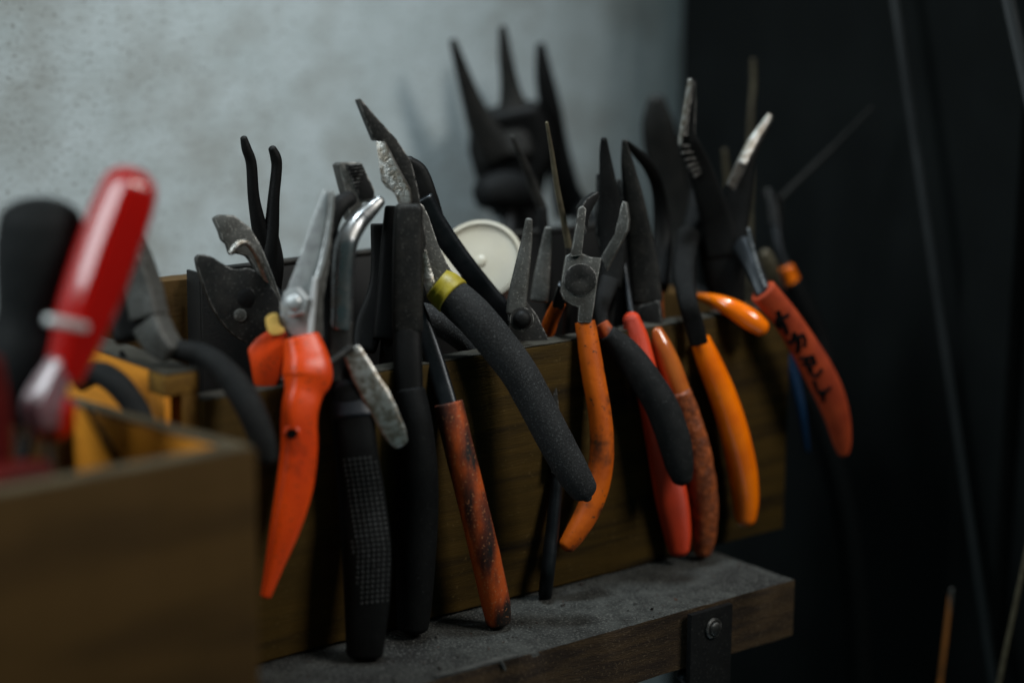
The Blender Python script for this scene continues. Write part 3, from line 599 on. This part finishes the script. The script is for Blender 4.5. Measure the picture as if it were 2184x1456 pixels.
# ------------------------------------------------------------------ Q riveted snips
t = thing('pliers', 'thin grey riveted pliers ending in a round black rod on the shelf', 'pliers', PZ(1164, 1278, .001), G)
part('jaw', sweep([(1128, 470, -.012, 8, 7), (1124, 510, -.012, 12, 9), (1114, 570, -.011, 17, 10), (1104, 632, -.010, 21, 11), (1100, 668, -.009, 21, 10)], n=16, e=4, caps=(.7, .2)), M['steel_grey'], t)
part('jaw', sweep([(1169, 488, -.024, 8, 7), (1164, 530, -.024, 13, 9), (1156, 590, -.023, 18, 11), (1150, 640, -.022, 20, 12)], n=16, e=4, caps=(.7, .2)), M['steel_grey'], t)
bd = part('body', plate([(1080, 640), (1122, 640), (1146, 672), (1170, 722), (1184, 790), (1196, 900), (1200, 1010), (1178, 1010), (1160, 900), (1120, 780), (1086, 710)], -.0045, .0035, yaw=10, bev=.0007), M['steel_dark'], t)
c = toward(1113, 681, -.0045, 1); nn = Matrix.Rotation(math.radians(10), 3, 'Z') @ (-ray(1113, 681)); s = scale_at(c)
rv = part('rivet', lathe(c, nn, [(s*20, 0), (s*19, s*5), (s*15, s*10), (s*8, s*13)], 28), M['steel_black'], bd)
part('washer', lathe(c-nn*.0003, nn, [(s*26, 0), (s*26, s*3), (s*22, s*4)], 32), M['steel_dark'], bd)
dz = -PZ(1163, 1268, .0015).y
part('tail_rod', sweep([(1192, 960, .001, 14, 12), (1186, 1040, .004, 14), (1178, 1130, .007, 15), (1168, 1220, .010, 15), (1163, 1268, dz, 15)], n=16, caps=(.2, .25), jit=.04), M['steel_blue'], t)
# ------------------------------------------------------------------ R end cutter
t = thing('pliers', 'grey lap-joint pliers with wide open stub jaws, round pivot and worn orange grip', 'pliers', P(1208, 1172, .012), G)
part('jaw', plate([(1234, 444), (1243, 438), (1251, 446), (1246, 500), (1241, 545), (1217, 548), (1226, 500)], .0005, .004, yaw=6, bev=.0006), M['steel_grey'], t)
part('jaw_tip', plate([(1240, 442), (1252, 424), (1276, 408), (1280, 420), (1262, 452), (1250, 500)], -.006, .004, yaw=40, bev=.0006), M['steel_black'], t)
part('jaw', plate([(1281, 548), (1293, 578), (1318, 530), (1339, 490), (1341, 468), (1336, 432), (1327, 428), (1318, 466), (1310, 500)], -.0005, .004, yaw=-12, bev=.0007), M['steel_grey'], t)
bd = part('body', plate([(1207, 545), (1222, 538), (1242, 540), (1260, 548), (1284, 550), (1275, 597), (1268, 650), (1262, 688), (1232, 688), (1234, 656), (1218, 650), (1203, 640), (1195, 622), (1200, 585)], .002, .006, yaw=4, bev=.0009), M['steel_grey'], t)
c = toward(1238, 597, .002, 0.4); nn = Matrix.Rotation(math.radians(4), 3, 'Z') @ (-ray(1238, 597)); s = scale_at(c)
part('pivot', lathe(c, nn, [(s*35, -s*2), (s*35, s*1.0), (s*33, s*2.2), (s*20, s*2.6), (s*7, s*2.6), (s*5, s*1.8)], 36), M['steel_dark'], bd)
part('grip', sweep([(1248, 688, .002, 22, 20), (1256, 740, .004, 24), (1267, 810, .007, 25), (1279, 880, .010, 25), (1284, 950, .012, 26), (1277, 1020, .013, 27), (1256, 1085, .013, 26), (1228, 1135, .012, 23), (1210, 1162, .011, 19)], n=22, caps=(.15, .7), jit=.02), M['orange_worn'], t)
part('shank', sweep([(1204, 610, -.006, 16, 12), (1190, 650, -.012, 13, 12)], n=12, e=3), M['steel_blue'], t)
part('grip', sweep([(1192, 648, -.012, 15), (1176, 680, -.018, 16), (1160, 720, -.026, 17), ('w', P(1150, 760, -.03).x, .05, .07, .004), ('w', P(1150, 760, -.03).x+.004, .055, .016, .0035)], n=16, caps=(.2, .6)), M['orange_worn'], t)
# ------------------------------------------------------------------ scribers
t = thing('scriber', 'thin brass-coloured scriber rising behind the lap-joint pliers', 'scriber', P(1215, 530, -.02))
part('needle', sweep([(1166, 262, -.02, 3.5), (1176, 320, -.02, 5), (1188, 400, -.02, 6.5), (1203, 475, -.02, 7), (1214, 530, -.02, 8)], n=10, caps=(.8, .3)), M['brass'], t)
part('shank', sweep([(1214, 528, -.02, 9), ('w', P(1222, 600, -.025).x, .03, .07, .0016), ('w', P(1222, 600, -.025).x+.003, .035, .01, .0016)], n=10), M['steel_dark'], t)
t = thing('scriber', 'dull dark scriber leaning left of the brass one', 'scriber', P(1150, 430, -.09))
part('needle', sweep([(1092, 292, -.07, 4), (1112, 335, -.07, 8), (1135, 390, -.07, 11), (1158, 450, -.068, 12)], n=10, caps=(.8, .3)), M['steel_dark'], t)
part('shank', sweep([(1156, 445, -.068, 12), ('w', P(1190, 560, -.06).x, .06, .07, .0022), ('w', P(1190, 560, -.06).x+.003, .058, .01, .0022)], n=10), M['steel_black'], t)
# ------------------------------------------------------------------ S black pointed pliers with grey grip
t = thing('pliers', 'black pointed pliers whose curved charcoal foam grip crosses the red handle', 'pliers', P(1456, 1030, .022), G)
part('jaw', sweep([(1288, 298, -.020, 7, 8), (1290, 330, -.020, 12, 10), (1296, 385, -.019, 18, 12), (1303, 450, -.018, 24, 14), (1308, 530, -.016, 28, 16), (1302, 610, -.013, 24, 16)], n=16, e=3.4, caps=(.7, .2)), M['iron_black'], t)
part('jaw', plate([(1274, 372), (1282, 368), (1290, 420), (1296, 520), (1288, 560), (1272, 500)], -.021, .005, yaw=8, bev=.0006), M['steel_black'], t)
part('jaw', sweep([(1320, 384, -.024, 5), (1320, 430, -.023, 10), (1318, 500, -.02, 14)], n=12, e=3, caps=(.6, .2)), M['steel_dark'], t)
part('shank', sweep([(1300, 600, -.012, 22, 14), (1282, 660, -.006, 17, 12), (1290, 708, 0, 13, 11)], n=14, e=3), M['iron_black'], t)
part('band', sweep([(1284, 692, 0, 16), (1300, 718, .003, 20)], n=16, caps=(.2, .2)), M['brown_worn'], t)
part('grip', sweep([(1297, 714, .003, 22), (1335, 752, .006, 31), (1376, 808, .011, 34), (1412, 868, .015, 36), (1437, 935, .018, 36), (1449, 990, .020, 31), (1454, 1016, .021, 24)], n=22, caps=(.3, .8), jit=.015), M['grip_grey'], t)
part('inner_handle', inner_handle(1305, 590, -.016, 22, .05), M['grip_grey'], t)
# ------------------------------------------------------------------ T needle nose with brown grip
t = thing('pliers', 'dark needle-nose pliers with pointed jaw and rough brown dipped grip', 'pliers', P(1500, 1182, .010), G)
part('jaw', sweep([(1331, 300, -.018, 5, 6), (1338, 350, -.018, 14, 10), (1352, 430, -.017, 23, 13), (1364, 510, -.016, 29, 15), (1374, 580, -.014, 33, 17), (1380, 640, -.012, 33, 18)], n=16, e=4, caps=(.6, .2)), M['steel_dark'], t)
part('jaw', sweep([(1334, 302, -.024, 5), (1358, 326, -.026, 10), (1384, 356, -.03, 13), (1402, 400, -.034, 14), (1410, 460, -.036, 17), (1412, 530, -.034, 22), (1400, 610, -.028, 26)], n=14, e=3, caps=(.6, .2)), M['steel_black'], t)
part('joint', plate([(1362, 652), (1406, 640), (1412, 690), (1400, 712), (1384, 712), (1378, 690), (1358, 680)], -.006, .005, yaw=-10, bev=.0008), M['steel_dark'], t)
part('dipped_neck', sweep([(1398, 706, -.001, 16), (1412, 740, .002, 22), (1432, 790, .005, 25), (1452, 850, .008, 26)], n=20, caps=(.5, .1)), M['orange_clear'], t)
part('grip', sweep([(1448, 838, .008, 27), (1470, 905, .009, 30), (1488, 980, .010, 32), (1500, 1060, .010, 31), (1503, 1125, .010, 27), (1499, 1172, .009, 21)], n=22, caps=(.3, .8), jit=.05, seg=10), M['brown_rough'], t)
part('inner_handle', inner_handle(1400, 620, -.028, 24, .06), M['brown_rough'], t)
# ------------------------------------------------------------------ U red handle
t = thing('pliers', 'pliers with a finely ribbed bright red handle, mostly behind the charcoal grip', 'pliers', P(1450, 1190, .006), G)
part('shank', sweep([(1322, 520, -.022, 7), (1334, 590, -.014, 7), (1346, 668, -.004, 8)], n=10), M['steel_blue'], t)
part('jaw', sweep([(1312, 440, -.03, 6), (1318, 480, -.027, 9), (1324, 530, -.021, 9)], n=10, e=3), M['steel_black'], t)
part('grip', sweep([(1347, 682, -.002, 19, 16), (1358, 725, 0, 26, 20), (1376, 800, .003, 28, 22), (1396, 880, .005, 30, 22), (1414, 970, .007, 32, 22), (1432, 1060, .008, 35, 22), (1444, 1130, .008, 30, 20), (1448, 1168, .008, 23, 16)], n=24, seg=9, caps=(.9, .8), e=2.4), M['red_grip'], t)
part('inner_handle', inner_handle(1322, 520, -.024, 20, .05), M['iron_black'], t)
# ------------------------------------------------------------------ V orange glossy
t = thing('pliers', 'pliers with glossy clean orange grips, one in front, one sticking out right', 'pliers', P(1590, 1125, .012), G)
part('joint', sweep([(1468, 500, -.026, 24, 16), (1458, 570, -.012, 25, 15), (1466, 640, .003, 21, 13), (1480, 690, .006, 21, 12), (1490, 730, .007, 20, 12)], n=16, e=3.5, caps=(.3, .2)), M['iron_black'], t)
part('jaw', sweep([(1482, 410, -.034, 10), (1478, 460, -.030, 17), (1470, 520, -.025, 22)], n=14, e=3.5, caps=(.6, .2)), M['iron_black'], t)
part('grip', sweep([(1493, 724, .002, 22), (1514, 775, .005, 27), (1542, 845, .008, 30), (1566, 920, .011, 31), (1583, 1000, .012, 32), (1590, 1065, .012, 29), (1590, 1100, .012, 24)], n=24, caps=(.1, .95)), M['orange_gloss'], t)
part('grip', sweep([(1490, 632, -.014, 8), (1522, 641, -.004, 15), (1560, 657, .004, 21), (1598, 680, .010, 24), (1622, 697, .013, 20)], n=22, caps=(.5, .9)), M['orange_gloss'], t)
# ------------------------------------------------------------------ W serrated open pliers with writing
t = thing('pliers', 'open pliers with serrated jaws and a dull red grip marked with black handwriting', 'pliers', P(1801, 978, .018), G)
j = part('jaw', sweep([(1477, 172, -0.0200, 7, 8), (1472, 215, -0.0200, 11, 10), (1466, 278, -0.0200, 16, 12), (1470, 312, -0.0200, 24, 13), (1492, 358, -0.0200, 26, 14), (1512, 420, -0.0190, 30, 16), (1530, 480, -0.0180, 34, 18), (1540, 540, -0.0160, 40, 20)], n=18, e=5, caps=(.3, .2)), M['iron_black'], t)
part('polished_edge', sweep([(1472, 170, -0.0185, 5, 5), (1463, 225, -0.0185, 5, 5), (1454, 280, -0.0185, 5, 5), (1450, 308, -0.0185, 4, 5)], n=8, e=3, caps=(.3, .3)), M['steel_worn'], j)
part('fine_teeth', ridges([(1468, 178), (1460, 230), (1453, 288)], [(1483, 178), (1483, 230), (1482, 288)], 26, -0.0200, 1.7, 11), M['steel_grey'], j, kind='stuff')
part('coarse_teeth', ridges([(1450, 312), (1464, 350), (1480, 376)], [(1490, 312), (1504, 338), (1516, 358)], 6, -0.0200, 4.2, 12), M['steel_dark'], j, kind='stuff')
j = part('jaw', sweep([(1643, 248, -0.0160, 7, 7), (1628, 276, -0.0160, 11, 9), (1604, 318, -0.0160, 15, 11), (1586, 360, -0.0160, 22, 13), (1574, 410, -0.0160, 30, 15), (1562, 470, -0.0160, 36, 18), (1548, 540, -0.0150, 42, 20)], n=18, e=4, caps=(.3, .2)), M['iron_black'], t)
part('polished_face', sweep([(1641, 247, -0.0145, 5, 5), (1624, 273, -0.0142, 8, 6), (1600, 312, -0.0138, 11, 7), (1582, 348, -0.0132, 11, 7)], n=12, e=3, caps=(.3, .5)), M['steel_worn'], j)
part('fine_teeth', ridges([(1634, 252), (1572, 345), (1552, 392)], [(1646, 256), (1592, 352), (1566, 404)], 30, -0.0142, 1.7, 6), M['steel_worn'], j, kind='stuff')
part('joint', sweep([(1535, 470, -0.0180, 30, 14), (1538, 520, -0.0170, 46, 18), (1545, 570, -0.0150, 48, 20), (1552, 640, -0.0120, 36, 18)], n=20, e=3.2, caps=(.4, .4)), M['iron_black'], t)
part('shank', sweep([(1580, 520, -0.0100, 22, 14), (1604, 566, 0.0020, 19, 12), (1628, 626, 0.0120, 18, 12)], n=16, e=3.2), M['steel_blue'], t)
part('shank_edge', sweep([(1596, 488, -0.0045, 4), (1606, 530, 0.0010, 4), (1622, 584, 0.0085, 5), (1634, 612, 0.0135, 5)], n=8, caps=(.5, .5)), M['chrome'], t)
gw = part('grip', sweep([(1628, 622, .012, 30, 22), (1672, 674, .014, 29, 22), (1711, 734, .016, 31, 24), (1743, 788, .018, 33, 24), (1768, 838, .019, 32, 24), (1786, 890, .019, 27, 22), (1796, 940, .018, 20, 18), (1799, 962, .018, 13, 13)], n=28, seg=9, caps=(.12, .8)), M['red_paint'], t)
part('inner_handle', inner_handle(1540, 600, -.03, 30, .06), M['red_paint'], t)
trg = on_surface(gw, 0, 0)
def stroke(cpts, r):
    pts = []
    cc = catmull([list(map(float, p)) for p in cpts], 6) if len(cpts) > 2 else [[cpts[0][0]+(cpts[1][0]-cpts[0][0])*k/6, cpts[0][1]+(cpts[1][1]-cpts[0][1])*k/6] for k in range(7)]
    for x, y in cc:
        px, py = 1580+x/3.308, 560+y/3.308
        h = trg.ray_cast(CAM, ray(px, py))
        if h[0] is None: continue
        p = h[0]+h[1]*.00005; s = scale_at(p)
        pts.append(('w', p.x, p.y, p.z, s*r, s*1.2))
    return sweep(pts, n=8, caps=(.6, .6), lin=True) if len(pts) > 1 else ([], [])
def writing(name, strokes, r=6.0):
    part(name, merge(*[stroke(q, r) for q in strokes]), M['ink'], gw)
writing('lettering', [[(262, 348), (272, 385), (262, 420), (245, 440)], [(248, 398), (290, 385), (332, 366)], [(272, 392), (300, 430), (318, 470), (326, 500)], [(285, 440), (262, 452)]])
writing('lettering', [[(376, 498), (372, 535), (352, 558), (335, 552)], [(365, 548), (400, 520), (432, 512), (448, 545), (446, 588)], [(404, 535), (408, 580), (398, 632)]])
writing('lettering', [[(418, 668), (455, 672), (500, 656)], [(458, 668), (472, 715), (500, 760)], [(440, 712), (480, 712), (526, 700)], [(500, 658), (520, 715)], [(480, 745), (505, 785), (535, 790), (566, 752)]])
writing('lettering', [[(518, 835), (540, 890), (562, 925)], [(545, 905), (590, 905), (628, 878)], [(588, 905), (580, 940), (588, 975)]])
# ------------------------------------------------------------------ X far handle
t = thing('pliers', 'black-gripped pliers with an orange collar, half hidden behind the marked red grip', 'pliers', P(1765, 800, -.03), G)
part('shank', sweep([(1652, 470, -.055, 12), (1662, 530, -.050, 11), (1680, 585, -.045, 12)], n=12), M['steel_blue'], t)
part('jaw', sweep([(1640, 408, -.062, 6), (1648, 440, -.058, 10), (1654, 480, -.054, 13)], n=12, e=3), M['steel_black'], t)
part('collar', sweep([(1677, 572, -.045, 17), (1690, 606, -.043, 20)], n=16, caps=(.3, .2)), M['orange_gloss'], t)
part('grip', sweep([(1690, 602, -.043, 21), (1714, 655, -.040, 25), (1742, 720, -.036, 26), (1762, 790, -.030, 22), (1768, 830, -.027, 14)], n=16, caps=(.2, .8)), M['grip_black'], t)
t = thing('brass_knob', 'small dull brass knob between the marked red grip and the orange collar', 'knob', P(1638, 600, -.045))
part('knob_head', sweep([(1632, 540, -.045, 12), (1640, 565, -.045, 18), (1650, 600, -.045, 15)], n=14, caps=(.7, .5)), M['brass'], t)
part('stem', sweep([(1650, 600, -.045, 8), ('w', P(1660, 680, -.045).x, .045, .06, .0016), ('w', P(1660, 680, -.045).x, .045, .009, .0016)], n=10), M['brass'], t)
t = thing('pliers', 'blue-gripped pliers, only a sliver showing left of the marked red grip', 'pliers', P(1722, 965, .0), G)
part('grip', sweep([(1660, 720, -.03, 9), (1690, 790, -.018, 11), (1707, 860, -.009, 10), (1716, 920, -.005, 8), (1722, 960, -.003, 5)], n=14, caps=(.4, .8)), M['blue_grip'], t)
part('shank', sweep([(1630, 640, -.045, 10), (1662, 724, -.029, 10)], n=10), M['steel_black'], t)
# ------------------------------------------------------------------ Y big dark nippers and wires
t = thing('pliers', 'broad brown-black rounded nipper jaw, blurred behind the needle-nose', 'pliers', P(1440, 600, -.11), G)
part('jaw', sweep([(1400, 222, -.115, 22, 12), (1404, 270, -.115, 36, 16), (1418, 350, -.115, 40, 18), (1438, 440, -.113, 36, 18), (1452, 520, -.11, 30, 18), (1455, 600, -.105, 34, 18)], n=18, caps=(.9, .3), e=2.6), M['steel_dark'], t)
part('jaw', sweep([(1470, 300, -.12, 10), (1476, 380, -.118, 18), (1468, 470, -.114, 22), (1456, 560, -.108, 26)], n=14, caps=(.7, .3)), M['steel_black'], t)
part('handle', inner_handle(1455, 600, -.1, 30, .085, .01), M['grip_black'], t)
t = thing('wire_rod', 'thin upright dull wire in front of the dark cabinet', 'wire', P(1600, 300, -.1))
part('rod', sweep([(1606, 128, -.08, 5.5), (1607, 180, -.08, 6), (1602, 240, -.08, 6), (1600, 310, -.08, 6.5), (1600, 420, -.078, 6.5), ('w', P(1604, 600, -.075).x, .075, .05, .001), ('w', P(1604, 600, -.075).x, .075, .009, .001)], n=10), M['brass'], t)
t = thing('wire_rod', 'bent wire reaching to the upper right in front of the dark cabinet', 'wire', P(1660, 440, -.07))
part('rod', sweep([(1858, 232, -.05, 5), (1800, 292, -.055, 5.5), (1740, 350, -.06, 6), (1690, 398, -.064, 6), (1662, 424, -.066, 7), (1636, 408, -.066, 7)], n=10), M['steel_dark'], t)
part('stem', sweep([(1660, 424, -.066, 7), (1662, 480, -.066, 7), ('w', P(1664, 620, -.066).x, .066, .05, .001), ('w', P(1664, 620, -.066).x, .066, .009, .001)], n=10), M['steel_dark'], t)
t = thing('wire_rod', 'short dull pin standing between the serrated jaws', 'wire', P(1550, 430, -.08))
part('rod', sweep([(1545, 320, -.08, 5), (1549, 360, -.08, 6), (1553, 430, -.08, 7), ('w', P(1558, 600, -.08).x, .08, .05, .0012), ('w', P(1558, 600, -.08).x, .08, .009, .0012)], n=10), M['brass'], t)
# ------------------------------------------------------------------ right side leaning bars and rods
def wx(px, py, x, w):
    p = PX(px, py, x); return ('w', p.x, p.y, p.z, scale_at(p)*w)
t = thing('steel_bar', 'leaning grey steel bar catching light along its upper edge, against the cabinet', 'bar', PX(2105, 1460, XCAB-.03))
part('bar', sweep([wx(1806, -700, XCAB-.022, 8), wx(2342, 3000, XCAB-.022, 8)], n=16, e=6, lin=True, caps=(.1, .1)), M['dark_bar'], t)
t = thing('steel_bar', 'faint rough leaning bar at the top right corner', 'bar', PX(2240, 600, XCAB-.03))
part('bar', sweep([wx(1997, -700, XCAB-.03, 13), wx(2697, 2500, XCAB-.03, 13)], n=16, e=6, lin=True, caps=(.1, .1)), M['dark_bar'], t)
t = thing('steel_tube', 'dark curved tube beside the shelf end, barely visible', 'tube', PX(1840, 1400, XCAB-.05))
part('tube', sweep([wx(1735, 850, XCAB-.05, 26), wx(1775, 980, XCAB-.05, 26), wx(1806, 1120, XCAB-.05, 26), wx(1825, 1280, XCAB-.05, 26), wx(1838, 1500, XCAB-.05, 26)], n=14), M['tube_black'], t)
t = thing('thin_rod', 'thin rust-coloured rod leaning at the lower right', 'rod', PX(2000, 1470, XCAB-.08))
part('rod', sweep([wx(2027, 1270, XCAB-.06, 4.5), wx(2022, 1315, XCAB-.06, 5), wx(2002, 1480, XCAB-.06, 5), wx(1990, 1600, XCAB-.06, 5)], n=10), M['rust_rod'], t)
part('tip', sweep([wx(2030, 1255, XCAB-.06, 4.5), wx(2024, 1306, XCAB-.0597, 5.4)], n=10), M['steel_grey'], t)
t = thing('thin_rod', 'thin brassy rod leaning at the bottom right corner', 'rod', PX(2125, 1470, XCAB-.1))
part('rod', sweep([wx(2200, 1120, XCAB-.08, 5), wx(2176, 1240, XCAB-.08, 6), wx(2150, 1360, XCAB-.08, 6), wx(2122, 1500, XCAB-.08, 6), wx(2100, 1620, XCAB-.08, 6)], n=10), M['brass'], t)
# ------------------------------------------------------------------ below the shelf
t = thing('hanging_rod', 'round black steel rod end poking out under the shelf bracket', 'rod', P(1490, 1475, .03))
part('rod', sweep([(1456, 1436, .045, 14), (1474, 1452, .045, 15), (1520, 1500, .045, 15), (1580, 1560, .045, 15)], n=16, caps=(.8, .3), jit=.05), M['steel_blue'], t)
t = thing('metal_tray', 'pale blue-grey sheet metal tray glimpsed under the shelf', 'tray', (.43, .02, -.09))
part('sheet', box(.30, .60, -.16, .10, -.075, -.0735, .0004), M['blue_sheet'], t)
part('back_lip', box(.30, .60, .1002, .1016, -.075, -.055, .0004), M['blue_sheet'], t)
